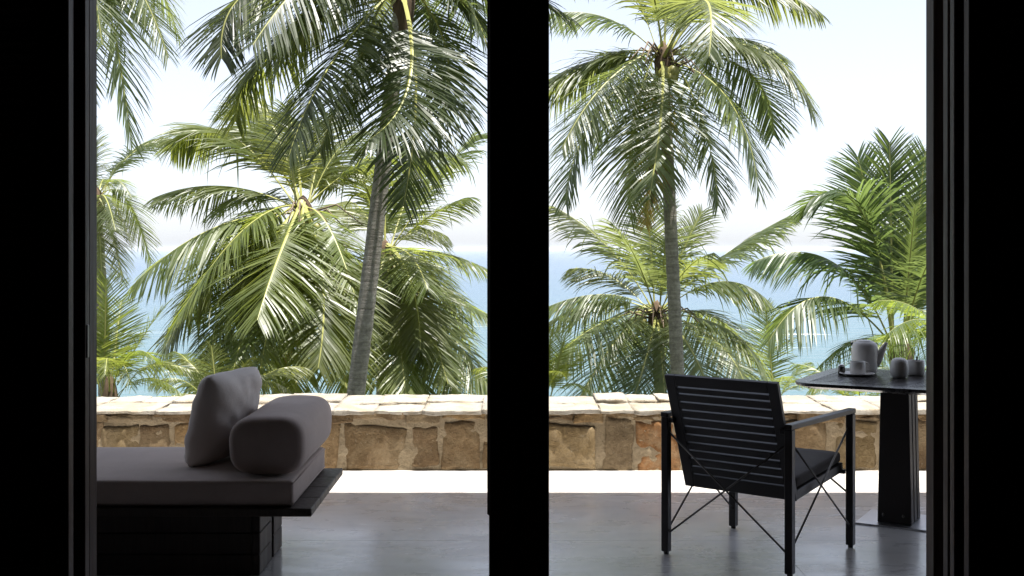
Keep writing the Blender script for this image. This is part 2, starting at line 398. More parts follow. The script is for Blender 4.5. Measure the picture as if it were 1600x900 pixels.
# coping: irregular slabs in two uneven rows
front = [-8.98, -8.2, -7.5, -6.7, -6.1, -5.3, -4.7, -4.0, -3.4, -2.75, X(243, WALL_Y), X(330, WALL_Y), X(430, WALL_Y), X(520, WALL_Y), X(585, WALL_Y), X(660, WALL_Y), X(752, WALL_Y), X(850, WALL_Y), X(938, WALL_Y),
         X(990, WALL_Y), X(1085, WALL_Y), X(1190, WALL_Y), X(1300, WALL_Y), X(1380, WALL_Y), 2.9, 3.6, 4.2, 5.0, 5.7, 6.4, 7.1, 7.9, 8.98]
def slab(x0, x1, y0, y1, z0, z1, seed):
    bm = rough_block(x0, x1, y0, y1, z0, z1, .008, 9, seed, .003)
    for v in bm.verts:                                   # chipped front edge
        if v.co.y < y0 + .04:
            n = noise.noise(Vector((v.co.x * 7, seed, v.co.z * 12))); v.co.y += .022 * n + .012 * noise.noise(Vector((v.co.x * 31, seed, 0)))
            if v.co.z < (z0 + z1) / 2: v.co.z -= .022 * max(0, noise.noise(Vector((v.co.x * 5, 9, seed)))) 
    return bm
for i, (x0, x1) in enumerate(zip(front, front[1:])):
    g = .0012; y1 = .33 + random.uniform(-.06, .06); zt = WT + random.uniform(-.006, .006)
    o = obj('coping_stone', slab(x0 + g, x1 - g, -.022 + random.uniform(-.01, .01), y1, .3665 + random.uniform(-.004, .002), zt, 500 + i), M['coping'], wall, smooth=True)
    o.color = (*[random.uniform(1.0, 1.2)] * 3, 1)
    k = 2 if x1 - x0 > .38 else 1
    for j in range(k):
        a0 = x0 + (x1 - x0) * j / k + random.uniform(-.03, .03) * (j > 0); a1 = x0 + (x1 - x0) * (j + 1) / k
        o = obj('coping_stone', slab(a0 + g, a1 - g, y1 + .006, .69 + random.uniform(-.02, .03), .34, WT + random.uniform(-.002, .022), 600 + 3 * i + j), M['coping'], wall, smooth=True)
        o.color = (*[random.uniform(1.0, 1.2)] * 3, 1)

# ------------------------------------------------------------------ daybed
bed = tag(empty('daybed', (-1.8, 5.5, 0)), 'low dark timber daybed platform on a block base at left', 'daybed')
def bd(name, x0, x1, y0, y1, z0, z1, bev=.004, m='bed'):
    return obj(name, box(x0 + 1.8, x1 + 1.8, y0 - 5.5, y1 - 5.5, z0, z1, bev, 1), M[m], bed)
pw = (6.02 - 5.08) / 4
for i in range(4): bd('platform_board', -3.25, -.855, 5.08 + i * pw, 5.08 + (i + 1) * pw - (.002 if i < 3 else 0), .285, .32)
bd('plinth', -2.95, -1.135, 5.22, 5.68, .003, .284, .002)
for (y0, y1) in ((5.20, 5.445), (5.505, 5.70)):
    z = .004
    for k, h in enumerate((.088, .092, .095) if y0 < 5.4 else (.10, .09, .086)):
        bd('timber_block', -1.134, -1.10, y0, y1, z, z + h, .003); z += h + .003
bd('corner_post', -1.134, -1.108, 5.449, 5.501, .004, .283, .003)
z = .004
for k in range(3): bd('front_board', -2.95, -1.136, 5.195, 5.219, z, z + .09, .003); z += .093
mt = tag(empty('mattress', (-2.1, 5.55, .321)), 'taupe canvas mattress lying on the dark daybed platform', 'mattress')
def soft_box(sx, sy, sz, bev, seg=4, amp=.004, f=3.0):
    bm = bmesh.new(); bmesh.ops.create_cube(bm, size=1)
    for v in bm.verts: v.co = Vector((v.co.x * sx, v.co.y * sy, (v.co.z + .5) * sz))
    bmesh.ops.bevel(bm, geom=bm.edges[:], offset=bev, segments=seg, affect='EDGES', profile=.5)
    bmesh.ops.subdivide_edges(bm, edges=[e for e in bm.edges if e.calc_length() > .2], cuts=8, use_grid_fill=True)
    for v in bm.verts: v.co += noise.noise_vector(v.co * f) * amp
    return bm
obj('cover', soft_box(2.32, .885, .112, .016, 3, .003), M['taupe'], mt, smooth=True)
for z in (.014, .1):
    pts = [(1.158, -.441, z), (1.158, .441, z)]
    obj('piping', tube(pts, .004, 6), M['taupe'], mt, smooth=True)
# bolster: rounded-square section along Y
def bolster(w, h, L):
    bm = bmesh.new(); n = 40; rings = []
    st = [(-L / 2, .80), (-L / 2 + .008, .90), (-L / 2 + .025, .97), (-L / 2 + .06, 1)] + [(-L / 2 + .06 + (L - .12) * k / 8, 1) for k in range(1, 8)] + [(L / 2 - .06, 1), (L / 2 - .025, .97), (L / 2 - .008, .9), (L / 2, .80)]
    for y, s in st:
        ring = []
        for k in range(n):
            a = 2 * math.pi * k / n; c, d = math.cos(a), math.sin(a); e = 2 / 3.2
            p = Vector((math.copysign(abs(c) ** e, c) * w / 2 * s, y, h / 2 + math.copysign(abs(d) ** e, d) * h / 2 * s))
            p += noise.noise_vector(p * 5) * .006 + noise.noise_vector(Vector((p.x * 14, p.y * 5, p.z * 14))) * .002; p.z = max(p.z, .002)
            ring.append(bm.verts.new(p))
        rings.append(ring)
    for a, b in zip(rings, rings[1:]):
        for k in range(n): bm.faces.new((a[k], a[(k + 1) % n], b[(k + 1) % n], b[k]))
    for r, s in ((rings[0], -1), (rings[-1], 1)):
        c = bm.verts.new((0, s * (L / 2 + .006), h / 2))
        for k in range(n): bm.faces.new((r[k], r[(k + 1) % n], c) if s > 0 else (r[(k + 1) % n], r[k], c))
    bmesh.ops.recalc_face_normals(bm, faces=bm.faces[:]); return bm
bo = obj('bolster_cushion', bolster(.335, .255, .87), M['taupe'], loc=(-1.075, 5.63, .434), smooth=True)
tag(bo, 'large rounded taupe bolster lying across the end of the daybed', 'bolster')
obj('piping', tube([(.134 * math.copysign(abs(math.cos(a)) ** (2 / 3.2), math.cos(a)) * 1.14, -.409, .1275 + .102 * math.copysign(abs(math.sin(a)) ** (2 / 3.2), math.sin(a)) * 1.14) for a in [2 * math.pi * k / 48 for k in range(49)]], .0035, 6, False), M['taupe'], bo, smooth=True)
def pillow(w, h, t, seed=0, n=26):
    bm = bmesh.new(); G = {}
    for s in (-1, 1):
        for i in range(n + 1):
            for j in range(n + 1):
                u, v = -1 + 2 * i / n, -1 + 2 * j / n
                edge = i in (0, n) or j in (0, n)
                if edge and s > 0: G[(s, i, j)] = G[(-1, i, j)]; continue
                pin = .045; cr_ = 1 - .075 * (u * v) ** 4
                x = u * (1 - pin * (1 - v * v)) * w / 2; z = v * (1 - pin * (1 - u * u)) * h / 2 * cr_; x *= cr_
                th = t / 2 * (max(0, 1 - u ** 4) * max(0, 1 - v ** 4)) ** .55
                th *= 1 + .10 * noise.noise(Vector((u * 2.2, v * 2.2, seed + s))) + .06 * noise.noise(Vector((u * 5, v * 5, seed + 4 * s)))
                cr = .010 * noise.noise(Vector((x * 9 + z * 14, z * 5, seed + 7)))
                G[(s, i, j)] = bm.verts.new((x, s * th + cr, z))
    for s in (-1, 1):
        for i in range(n):
            for j in range(n):
                f = [G[(s, i, j)], G[(s, i + 1, j)], G[(s, i + 1, j + 1)], G[(s, i, j + 1)]]
                bm.faces.new(f if s < 0 else f[::-1])
    return bm
pl = obj('pillow', pillow(.46, .455, .19, 3), M['linen'], smooth=True)
tag(pl, 'pale linen square pillow standing upright against the bolster', 'pillow')
pl.matrix_world = Matrix.Translation((-1.355, 5.60, .645)) @ Matrix.Rotation(R(16), 4, 'Y') @ Matrix.Rotation(R(73), 4, 'Z') @ Matrix.Rotation(R(-6), 4, 'Y')

# ------------------------------------------------------------------ chair (local: x across, y forward, origin at its back left leg)
ch = tag(empty('armchair', (.7225, 5.582, 0), math.atan2(-.625, .78)), 'black slatted armchair with crossed steel rods facing the table', 'chair')
CWD, CDP, LG = .625, .655, .036
for (x, y) in ((0, 0), (CWD, 0), (0, CDP), (CWD, CDP)):
    lg = obj('leg', box(x - LG / 2, x + LG / 2, y - LG / 2, y + LG / 2, .012, .640, .003, 1), M['chair'], ch)
    obj('foot_cap', lathe([(0, 0), (.012, 0), (.013, .0115), (0, .0115)], 14), M['chair'], lg, loc=(x, y, 0))
for x in (0, CWD): obj('armrest', box(x - .019, x + .019, -.022, CDP + .022, .641, .664, .003, 1), M['chair'], ch)
# seat frame and cushion, tipped back
sa = math.atan2(.055, .50)
def tilt(bm, p, ang):
    bmesh.ops.transform(bm, matrix=Matrix.Translation(p) @ Matrix.Rotation(ang, 4, 'X'), verts=bm.verts[:]); return bm
for x0 in (.030, .572): obj('seat_rail', tilt(box(x0, x0 + .023, 0, .50, 0, .045, .003, 1), (0, .142, .306), sa), M['chair'], ch)
for y0 in (.002, .47): obj('seat_rail', tilt(box(.054, .571, y0, y0 + .024, .002, .043, .003, 1), (0, .142, .306), sa), M['chair'], ch)
for k in range(7): obj('seat_slat', tilt(box(.054, .571, .045 + k * .06, .09 + k * .06, .028, .043, .002, 1), (0, .142, .306), sa), M['chair'], ch)
obj('seat_cushion', tilt(soft_box(.545, .49, .05, .014, 3, .003, 5), (.3125, .142 + .255, .306 + .046 + .027), sa), M['seat'], ch, smooth=True)
for y in (CDP - .02,): obj('seat_bracket', box(.018, CWD - .018, y - .012, y + .006, .352, .372, .002, 1), M['chair'], ch)
# backrest plane: from (y .136, z .306) to (y -.055, z .847)
b0, b1 = Vector((0, .136, .306)), Vector((0, -.055, .847)); bl = (b1 - b0).length; ba = math.atan2(-(b1.y - b0.y), b1.z - b0.z)
def bk(name, x0, x1, s0, s1, t0=-.011, t1=.011, bev=.002):
    return obj(name, tilt(box(x0, x1, t0, t1, s0, s1, bev, 1), b0, ba), M['chair'], ch)
bk('back_stile', .028, .078, 0, bl); bk('back_stile', .547, .597, 0, bl)
bk('back_rail', .0785, .5465, 0, .066, -.0105, .0105); bk('back_rail', .0785, .5465, bl - .052, bl, -.0105, .0105)
ns = 11; span = bl - .052 - .066; pit = span / ns; 
for k in range(ns): bk('back_slat', .0785, .5465, .066 + k * pit + .0085, .066 + (k + 1) * pit - (0 if k < ns - 1 else .0085), -.0105, .0105, .0015)
for x in (.018, CWD - .018): obj('back_bracket', box(min(x, .3125 + (x - .3125) * .91), max(x, .3125 + (x - .3125) * .91), -.012, .02, .618, .638, .002, 1), M['chair'], ch)
def rod(p, q): obj('cross_rod', tube([p, q], .0046, 8), M['rod'], ch, smooth=True)
zl, zh = .105, .572
for (p, q) in (((0, 0), (CWD, 0)), ((CWD, 0), (CWD, CDP)), ((0, 0), (0, CDP))):
    p, q = Vector(p), Vector(q); t = (q - p).normalized(); n = Vector((-t.y, t.x)) * .005
    a, b = p + t * LG / 2, q - t * LG / 2
    top = zh
    rod((a.x + n.x, a.y + n.y, zl), (b.x + n.x, b.y + n.y, top)); rod((a.x - n.x, a.y - n.y, top), (b.x - n.x, b.y - n.y, zl))

for sx_ in (-1, 1): obj('knee_brace', tube([(.3125 + sx_ * (.3125 - .018), CDP, .262), (.3125 + sx_ * .17, CDP - .02, .358)], .005, 8), M['rod'], ch, smooth=True)
# ------------------------------------------------------------------ table (local, turned 30 degrees)
TC = Vector((2.03, 6.25, 0)); TR = R(-30)
tb = tag(empty('pedestal_table', TC, TR), 'black square table with rounded corners on a tapered board pedestal', 'table')
def rsq(s, r, n=8):
    p = []
    for cx, cy, a0 in ((s / 2 - r, s / 2 - r, 0), (-s / 2 + r, s / 2 - r, 90), (-s / 2 + r, -s / 2 + r, 180), (s / 2 - r, -s / 2 + r, 270)):
        for k in range(n + 1):
            a = R(a0 + 90 * k / n); p.append(Vector((cx + r * math.cos(a), cy + r * math.sin(a), 0)))
    return p
S, IN = .90, .74
def ring_mesh(outs, ins):
    bm = bmesh.new(); n = len(outs[0][0])
    vr = [[bm.verts.new((p.x, p.y, z)) for p in pts] for pts, z in outs + ins]
    loop = vr + [vr[0]]
    for a, b in zip(loop, loop[1:]):
        for k in range(n): bm.faces.new((a[k], a[(k + 1) % n], b[(k + 1) % n], b[k]))
    bmesh.ops.recalc_face_normals(bm, faces=bm.faces[:]); return bm
obj('top_rim', ring_mesh([(rsq(S - .12, .09), .713), (rsq(S, .13), .730), (rsq(S + .004, .132), .738), (rsq(S, .13), .746)], [(rsq(IN, .02), .746), (rsq(IN, .02), .713)]), M['table'], tb)
obj('slot_light_stop', box(-IN / 2 - .004, IN / 2 + .004, -IN / 2 - .004, IN / 2 + .004, .7125, .722), M['table'], tb)  # dark sheet added under the slats so no light shows in the slots
ns = 12; p = (IN - .006) / ns
bm = box(-IN / 2 + .002, IN / 2 - .002, -p / 2 + .009, p / 2 - .009, 0, .015, .0015, 1); me = bpy.data.meshes.new('top_slat'); bm.to_mesh(me); bm.free(); me.materials.append(M['table'])
for k in range(ns): link('top_slat', me, tb, (0, -IN / 2 + .003 + p * (k + .5), .7305))
bm = box(-.010, .010, -IN / 2 + .002, IN / 2 - .002, 0, .0045); me = bpy.data.meshes.new('cross_slat'); bm.to_mesh(me); bm.free(); me.materials.append(M['table'])
for k in range(12): link('cross_slat', me, tb, (-IN / 2 + (k + .5) * IN / 12, 0, .7257))
for k, y in enumerate((-.08, 0, .08)):
    bm = box(-.5, .5, y - .031, y + .031, .0085, .712)
    for v in bm.verts: v.co.x *= .172 if v.co.z < .3 else .142
    bmesh.ops.bevel(bm, geom=bm.edges[:], offset=.003, segments=1, affect='EDGES')
    pb = obj('pedestal_board', bm, M['foot'], tb)
    if k == 0:
        for x in (-.055, .045):
            bo_ = obj('bolt', lathe([(0, 0), (.0075, 0), (.0075, .003), (.005, .005), (0, .005)], 14), M['rod'], pb, loc=(x, -.1115, .05)); bo_.rotation_euler = (R(90), 0, 0)
obj('pedestal_core', box(-.05, .05, -.07, .07, .0085, .7121), M['table'], tb)
obj('base_plate', box(-.185, .185, -.185, .185, .0005, .0085, .0015, 1), M['steel'], tb)

# ------------------------------------------------------------------ tea things on the table
TZ = .7462
def on_table(x, y):
    d = FPX * (CH - TZ) / (y - HY); return Vector(((x - 800) * d / FPX, d, TZ))
tp = tag(empty('teapot', on_table(1351, 583)), 'tall grey-white stoneware teapot on the black table', 'teapot')
prof = [(0, 0), (.054, 0), (.063, .005), (.068, .03), (.0705, .08), (.0705, .130), (.067, .154), (.058, .168), (.044, .1735)]
obj('body', lathe(prof, 40), M['ceramic'], tp, smooth=True)
ld = obj('lid', lathe([(.0438, .1738), (.041, .178), (.025, .1815), (0, .1825)], 32), M['ceramic'], tp, smooth=True)
sp = [(.048, -.010, .050), (.072, -.016, .088), (.092, -.021, .130), (.112, -.026, .170)]
obj('spout', tube(sp, [.030, .025, .017, .009], 16), M['ceramic'], tp, smooth=True)
for sx_ in (-1, 1): obj('handle_lug', lathe([(0, -.006), (.006, -.004), (.006, .004), (0, .006)], 10), M['chair'], tp, loc=(sx_ * .068, .012, .160), smooth=True)
obj('handle', tube([(-.069, .013, .160), (-.055, .055, .170), (0, .084, .176), (.055, .055, .170), (.069, .013, .160)], .0035, 8), M['ceramic'], tp, smooth=True)
sc_ = tag(empty('saucer', on_table(1339, 586.5)), 'flat grey-white saucer under the coffee cup', 'saucer')
obj('dish', lathe([(0, .001), (.050, .001), (.055, .0), (.085, .009), (.092, .012), (.091, .0145), (.083, .012), (.052, .005), (0, .005)], 40), M['ceramic'], sc_, smooth=True)
cp = tag(empty('cup', on_table(1340, 586.5) + Vector((0, 0, .0075))), 'straight-sided grey-white cup standing on the saucer', 'cup')
obj('body', lathe([(0, 0), (.034, 0), (.040, .004), (.041, .035), (.041, .066), (.0395, .068), (.038, .066), (.0375, .012), (0, .008)], 36), M['ceramic'], cp, smooth=True)
obj('handle', tube([(.039, -.004, .06), (.054, -.006, .060), (.058, -.006, .048), (.052, -.006, .036), (.039, -.004, .034)], .0042, 8), M['ceramic'], cp, smooth=True)
sg = tag(empty('sugar_pot', on_table(1405, 590)), 'round egg-shaped grey-white pot beside the bowl', 'pot')
obj('body', lathe([(0, 0), (.030, 0), (.040, .008), (.0465, .03), (.0475, .055), (.044, .078)], 36), M['ceramic'], sg, smooth=True)
obj('lid', lathe([(.0442, .0785), (.042, .087), (.034, .098), (.018, .104), (0, .105)], 36), M['ceramic'], sg, smooth=True)
bw = tag(empty('sugar_bowl', on_table(1431, 586)), 'straight grey-white bowl with a dark spoon at the right jamb', 'bowl')
obj('body', lathe([(0, 0), (.036, 0), (.043, .006), (.045, .045), (.045, .078), (.043, .080), (.041, .077), (.040, .012), (0, .009)], 36), M['ceramic'], bw, smooth=True)
obj('spoon', tube([(-.008, -.015, .0145), (.0, -.012, .06), (.004, -.006, .10)], [.006, .004, .005], 8), M['chair'], bw, smooth=True)
sh = tag(empty('glass_jar', on_table(1315, 584.5)), 'tiny dark jar with a steel lid left of the cup', 'jar')
obj('body', lathe([(0, 0), (.017, 0), (.019, .003), (.019, .036), (.015, .040), (0, .040)], 24), M['rod'], sh, smooth=True)
obj('lid', lathe([(.0155, .0405), (.0165, .0405), (.0165, .050), (.012, .053), (0, .053)], 24), M['steel'], sh, smooth=True)

# ------------------------------------------------------------------ palms
UP = Vector((0, 0, 1))
def frond_mesh(p0, p1, p2, rnd, lw=1.0, droop=1.0, N=None, petiole=.2, open_=1.0, wide=1.0):
    """one connected leaf: a three-sided midrib with strap leaflets growing out of its edges"""
    L = sum((a - b).length for a, b in ((p0, p1), (p1, p2))) * .55 + (p0 - p2).length * .45
    N = N or max(60, min(135, int(L / .029)))
    verts, faces, mats = [], [], []
    roll = rnd.uniform(-.5, .5); fold = rnd.uniform(.75, 1.25); wob = rnd.uniform(0, 9)
    C, T, Sd, Nn = [], [], [], []
    for i in range(N + 1):
        t = i / N
        C.append(p0 * (1 - t) ** 2 + p1 * 2 * t * (1 - t) + p2 * t * t)
        tg = ((p1 - p0) * (1 - t) + (p2 - p1) * t).normalized(); T.append(tg)
    s_prev = None
    for i in range(N + 1):
        tg = T[i]; s = tg.cross(UP)
        if s.length < .25:
            s = s_prev if s_prev is not None else Vector((1, 0, 0))
        s = (s - tg * s.dot(tg)).normalized()
        if s_prev is not None:
            s = (s_prev * .8 + s * .2); s = (s - tg * s.dot(tg)).normalized()
        s_prev = s
        s2 = Matrix.Rotation(roll * i / N, 3, tg) @ s
        Sd.append(s2); Nn.append(s2.cross(tg).normalized())
    hw0 = .030 * min(1.2, L / 3.4)
    for i in range(N + 1):
        t = i / N; w = hw0 * ((1 - t) ** .8 * .85 + .12) * (1.35 if t < .05 else 1)
        verts += [C[i] - Sd[i] * w, C[i] + Nn[i] * w * .45, C[i] + Sd[i] * w, C[i] - Nn[i] * w * .7]
    for i in range(N):
        a, b = 4 * i, 4 * i + 4
        for k in range(4):
            faces.append((a + k, a + (k + 1) % 4, b + (k + 1) % 4, b + k)); mats.append(1)
    Lm = min(1.2, .38 * L) * lw
    i0 = int(N * petiole)
    gap = set()
    for _ in range(rnd.randint(0, 3)):                    # wind-torn gaps
        g = rnd.randint(i0, N); gap.update(range(g, g + rnd.randint(1, 3)))
    for side in (-1, 1):
        ph = rnd.uniform(0, 9)
        for i in range(i0, N):
            if (i + side) in gap and rnd.random() < .8: continue
            t = (i - i0) / max(1, N - i0)
            ll = Lm * (.45 + 1.1 * t ** .6 if t < .3 else 1.0) if t < .3 else Lm * (1 - .72 * ((t - .3) / .7) ** 1.6)
            ll = min(ll, Lm) * rnd.uniform(.86, 1.06)
            ang = R(70 - 36 * t ** 1.3) * open_ + rnd.gauss(0, .045)
            hor = math.sqrt(max(0, 1 - T[i].z ** 2))
            dih = .30 - 1.05 * droop * fold * hor ** 2 * (.35 + .65 * t) + .10 * math.sin(i * .2 + ph) + rnd.gauss(0, .10)
            broken = rnd.random() < .05
            d = T[i] * math.cos(ang) + (Sd[i] * side * math.cos(dih) + Nn[i] * math.sin(dih)) * math.sin(ang)
            w = T[i] - d * T[i].dot(d); w = w.normalized() if w.length > .05 else Nn[i]
            w = Matrix.Rotation(side * rnd.uniform(-.15, .75), 3, d) @ w
            hw = .0165 * wide * (1 - .3 * t) * min(1.1, L / 3.2) * rnd.uniform(.85, 1.15)
            base = 4 * i + (0 if side < 0 else 2); l0, r0 = base, base + 4
            pos = (verts[l0] + verts[r0]) / 2; prev = (l0, r0)
            g = droop * rnd.uniform(.25, .6) * (4 if broken else 1)
            prof = ((.18, 1.0), (.45, 1.0), (.75, .72)); last = 0
            for u, wf in prof:
                dd = d - UP * g * (u * u) * 1.0 - UP * g * .12
                dd.normalize(); pos = pos + dd * ll * (u - last); last = u
                ww = w - dd * w.dot(dd); ww = ww.normalized() if ww.length > .05 else w
                k = len(verts); verts += [pos - ww * hw * wf, pos + ww * hw * wf]
                faces.append((prev[0], prev[1], k + 1, k)); mats.append(0); prev = (k, k + 1)
            dd = (d - UP * g * 1.25).normalized(); k = len(verts); verts.append(pos + dd * ll * .25)
            faces.append((prev[0], prev[1], k)); mats.append(0)
    me = bpy.data.meshes.new('frond'); me.from_pydata([tuple(v) for v in verts], [], faces)
    me.materials.append(M['leaf']); me.materials.append(M['rachis'])
    me.polygons.foreach_set('material_index', mats)
    return me
def palm(name, label, crown, fronds, foot=None, trad=.13, d=20, tint=(1, 1, 1), seed=1, extra=4, flen=3.4, droop=1.0, nuts=0, bend=0, lw=1.0, up_extra=True):
    rnd = random.Random(seed)
    Cw = px(crown[0], crown[1], d)
    if foot is None: foot = (crown[0] + rnd.uniform(-30, 30), 700)
    fx, fd = X(foot[0], d), d
    gz = hill(fx, fd)
    # the trunk passes through the picture point 'foot' and goes on down to the ground
    F = px(foot[0], foot[1], d)
    kf = max(1.2, min(2.4, (Cw.z - gz) / max(.1, Cw.z - F.z)))
    ground = Vector((Cw.x + (F.x - Cw.x) * kf, d + rnd.uniform(-.4, .6), 0)); ground.z = hill(ground.x, ground.y) - .2
    root = tag(empty(name, ground), label, 'palm tree', 'coconut palms below the terrace')
    tint = Vector(tint)
    # trunk
    n = max(14, int((Cw.z - ground.z) / .16)); pts, rad = [], []
    for i in range(n + 1):
        t = i / n
        mid = F if ground.z < F.z < Cw.z - .5 else (Cw + ground) / 2
        c = mid * 2 - (ground + Cw) / 2 if mid is not F else (mid - ground * .25 - Cw * .25) * 2
        p = ground * (1 - t) ** 2 + ((ground + Cw) / 2 * (1 - bend) + Vector((F.x, d, (ground.z + Cw.z) / 2)) * bend) * 2 * t * (1 - t) + Cw * t * t
        pts.append(p - ground); rad.append(trad * (1.22 - .38 * t ** .6) * (1 + .05 * (i % 2)) * (1 + .06 * noise.noise(Vector((i * .7, seed, 0)))))
    tk = obj('trunk', tube(pts, rad, 18), M['bark'], root, smooth=True)
    cb = lathe([(trad * .85, -.55), (trad * 1.15, -.3), (trad * 1.35, -.05), (trad * 1.0, .12), (trad * .5, .25), (0, .32)], 16)
    for v in cb.verts: v.co += noise.noise_vector(v.co * 9 + Vector((seed, 0, 0))) * .03
    obj('crown_shaft', cb, M['fibre'], root, loc=Cw - ground, smooth=True)
    def add(tipw, arch, f, kw, via=None):
        h = tipw - Cw
        base = Cw + Vector((h.x, h.y, 0)).normalized() * trad * .9 + UP * rnd.uniform(-.05, .22)
        p1 = base + (tipw - base) * f + UP * arch
        if via is not None: p1 = via * 2 - (base + tipw) * .5
        me = frond_mesh(base - ground, p1 - ground, tipw - ground, rnd, lw=kw.get('lw', lw), droop=kw.get('droop', droop), open_=kw.get('open', 1.0), wide=kw.get('wide', lw))
        o = link('frond', me, root)
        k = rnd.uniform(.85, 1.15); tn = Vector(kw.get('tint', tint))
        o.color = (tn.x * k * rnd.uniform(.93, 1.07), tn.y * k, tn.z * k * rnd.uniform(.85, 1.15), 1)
    for fr_ in fronds:
        x, y, dd, arch = fr_[:4]; kw = fr_[4] if len(fr_) > 4 else {}
        add(px(x, y, d + dd), arch, kw.get('f', .45), kw, px(*kw['via'], d + dd * .62) if 'via' in kw else None)
    for k in range(extra):                              # fronds on the far side of the crown
        a = R(rnd.uniform(0, 180)); e = rnd.uniform(-.35, .9)
        L = flen * rnd.uniform(.8, 1.0)
        add(Cw + Vector((math.cos(a) * math.cos(e), math.sin(a) * math.cos(e), math.sin(e) - .1)) * L, L * .28, .45, {})
    for k in range(nuts * 2):
        a = rnd.uniform(3.2, 6.2); L = rnd.uniform(.45, .95); h = Vector((math.cos(a), math.sin(a), 0)); b0_ = Cw - ground + h * trad + UP * rnd.uniform(-.25, .15)
        obj('flower_stalk', tube([b0_, b0_ + h * L * .5 + UP * .14, b0_ + h * L - UP * rnd.uniform(0, .5)], [.022, .016, .008], 6), M['dry'], root, smooth=True)
    for k in range(nuts):
        a = rnd.uniform(3.4, 6.0); r = trad * 1.5 + rnd.uniform(0, .12)
        nb = lathe([(0, -.13), (.06, -.115), (.098, -.05), (.105, .02), (.085, .09), (.04, .125), (0, .13)], 14)
        o = obj('coconut', nb, M['husk'], root, loc=Cw - ground + Vector((math.cos(a) * r, math.sin(a) * r, -.12 - rnd.uniform(0, .28))), smooth=True)
        o.rotation_euler = (rnd.uniform(-.4, .4), rnd.uniform(-.4, .4), a)
    return root, Cw, ground, add

DK = (.62, .70, .66)
palm('palm_tree', 'near palm with a leaning grey trunk and overhanging fronds tinted dark for shade left of post', (630, -8), [
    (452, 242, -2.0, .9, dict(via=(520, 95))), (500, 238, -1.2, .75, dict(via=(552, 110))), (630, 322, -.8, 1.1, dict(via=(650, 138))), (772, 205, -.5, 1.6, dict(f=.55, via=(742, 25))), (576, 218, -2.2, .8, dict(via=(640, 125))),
    (346, 92, -1.0, 1.5, dict(f=.55, via=(410, -25))), (428, 125, -.4, 1.2, dict(via=(490, 5))), (368, 190, 1.0, 1.5, dict(via=(430, 72), tint=(1.1, 1.1, .9))), (660, 250, .6, 1.0, dict(f=.3, via=(700, 100))),  # the frond with its own lighter tint has sunlight painted into its colour
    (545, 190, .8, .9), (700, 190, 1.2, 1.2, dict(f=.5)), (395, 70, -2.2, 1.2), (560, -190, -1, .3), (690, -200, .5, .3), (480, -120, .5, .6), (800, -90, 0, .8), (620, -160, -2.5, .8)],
    foot=(553, 622), trad=.112, d=15, tint=(.52, .58, .54), seed=11, extra=12, flen=3.0, bend=0)  # low tint paints the crown's own shade into the leaf colour
palm('palm_tree', 'broad sunlit palm with spreading yellow-green fronds in the left opening', (474, 332), [
    (208, 445, -.5, .95, dict(via=(330, 358))), (243, 308, .5, .9, dict(via=(350, 291))), (268, 232, 1.0, 1.2, dict(via=(352, 207))), (244, 572, -1.2, 1.3, dict(f=.5, via=(335, 425))), (402, 500, -3.0, .75, dict(via=(434, 405))), (298, 604, -1.6, .9, dict(via=(372, 450))), (362, 590, -2.2, .6, dict(via=(404, 455))),
    (497, 575, -2.6, .6, dict(via=(504, 435))), (562, 205, 1.0, .5), (520, 175, 1.4, .3), (402, 150, 1.6, .6), (446, 165, 0, .3), (350, 200, 2.0, .8), (430, 590, -1.0, .5), (330, 330, 1.5, .7), (560, 480, -1.6, .8),
    (290, 500, 1.2, 1.1), (540, 590, -.8, .7), (325, 628, -1.8, .8), (398, 625, -2.6, .6), (462, 622, -2.4, .5), (545, 628, -2.0, .6), (265, 520, -1.8, 1.0), (452, 560, -.6, .2, dict(tint=(1.9, 1.1, .7), lw=.7, wide=.8))],
    foot=(430, 618), trad=.14, d=21, tint=(1.2, 1.2, .9), seed=22, lw=1.14, extra=4, flen=3.2, nuts=4)
palm('palm_tree', 'palm partly hidden behind the leaning trunk, fronds drooping towards the post', (602, 398), [
    (742, 212, .4, .35, dict(via=(688, 275))), (738, 308, -.3, .8, dict(via=(680, 332))), (768, 425, 0, .9, dict(via=(690, 395))), (766, 492, -.8, 1.0, dict(f=.55, via=(700, 456))), (762, 602, -1.0, 1.2, dict(f=.55, via=(702, 518))), (668, 452, -2.6, .9, dict(via=(640, 398))), (657, 548, -2.2, .9, dict(via=(642, 440))),
    (664, 626, -1.8, .6, dict(via=(630, 518))), (718, 628, -1.4, .7, dict(via=(665, 515))), (586, 604, -2.2, .6, dict(via=(580, 500))), (506, 292, -1.0, .9, dict(via=(558, 268))), (600, 210, 1.0, .3), (660, 260, 1.6, .4), (700, 370, 1.6, .6), (620, 620, -.6, .5), (690, 560, 1.2, 1.0), (560, 560, .6, .7), (700, 600, -2.2, .8), (636, 634, -2.8, .5), (735, 540, .8, 1.0)],
    foot=(596, 640), trad=.13, d=23.5, tint=(1.25, 1.25, 1.0), seed=33, lw=1.14, extra=3, flen=3.2)
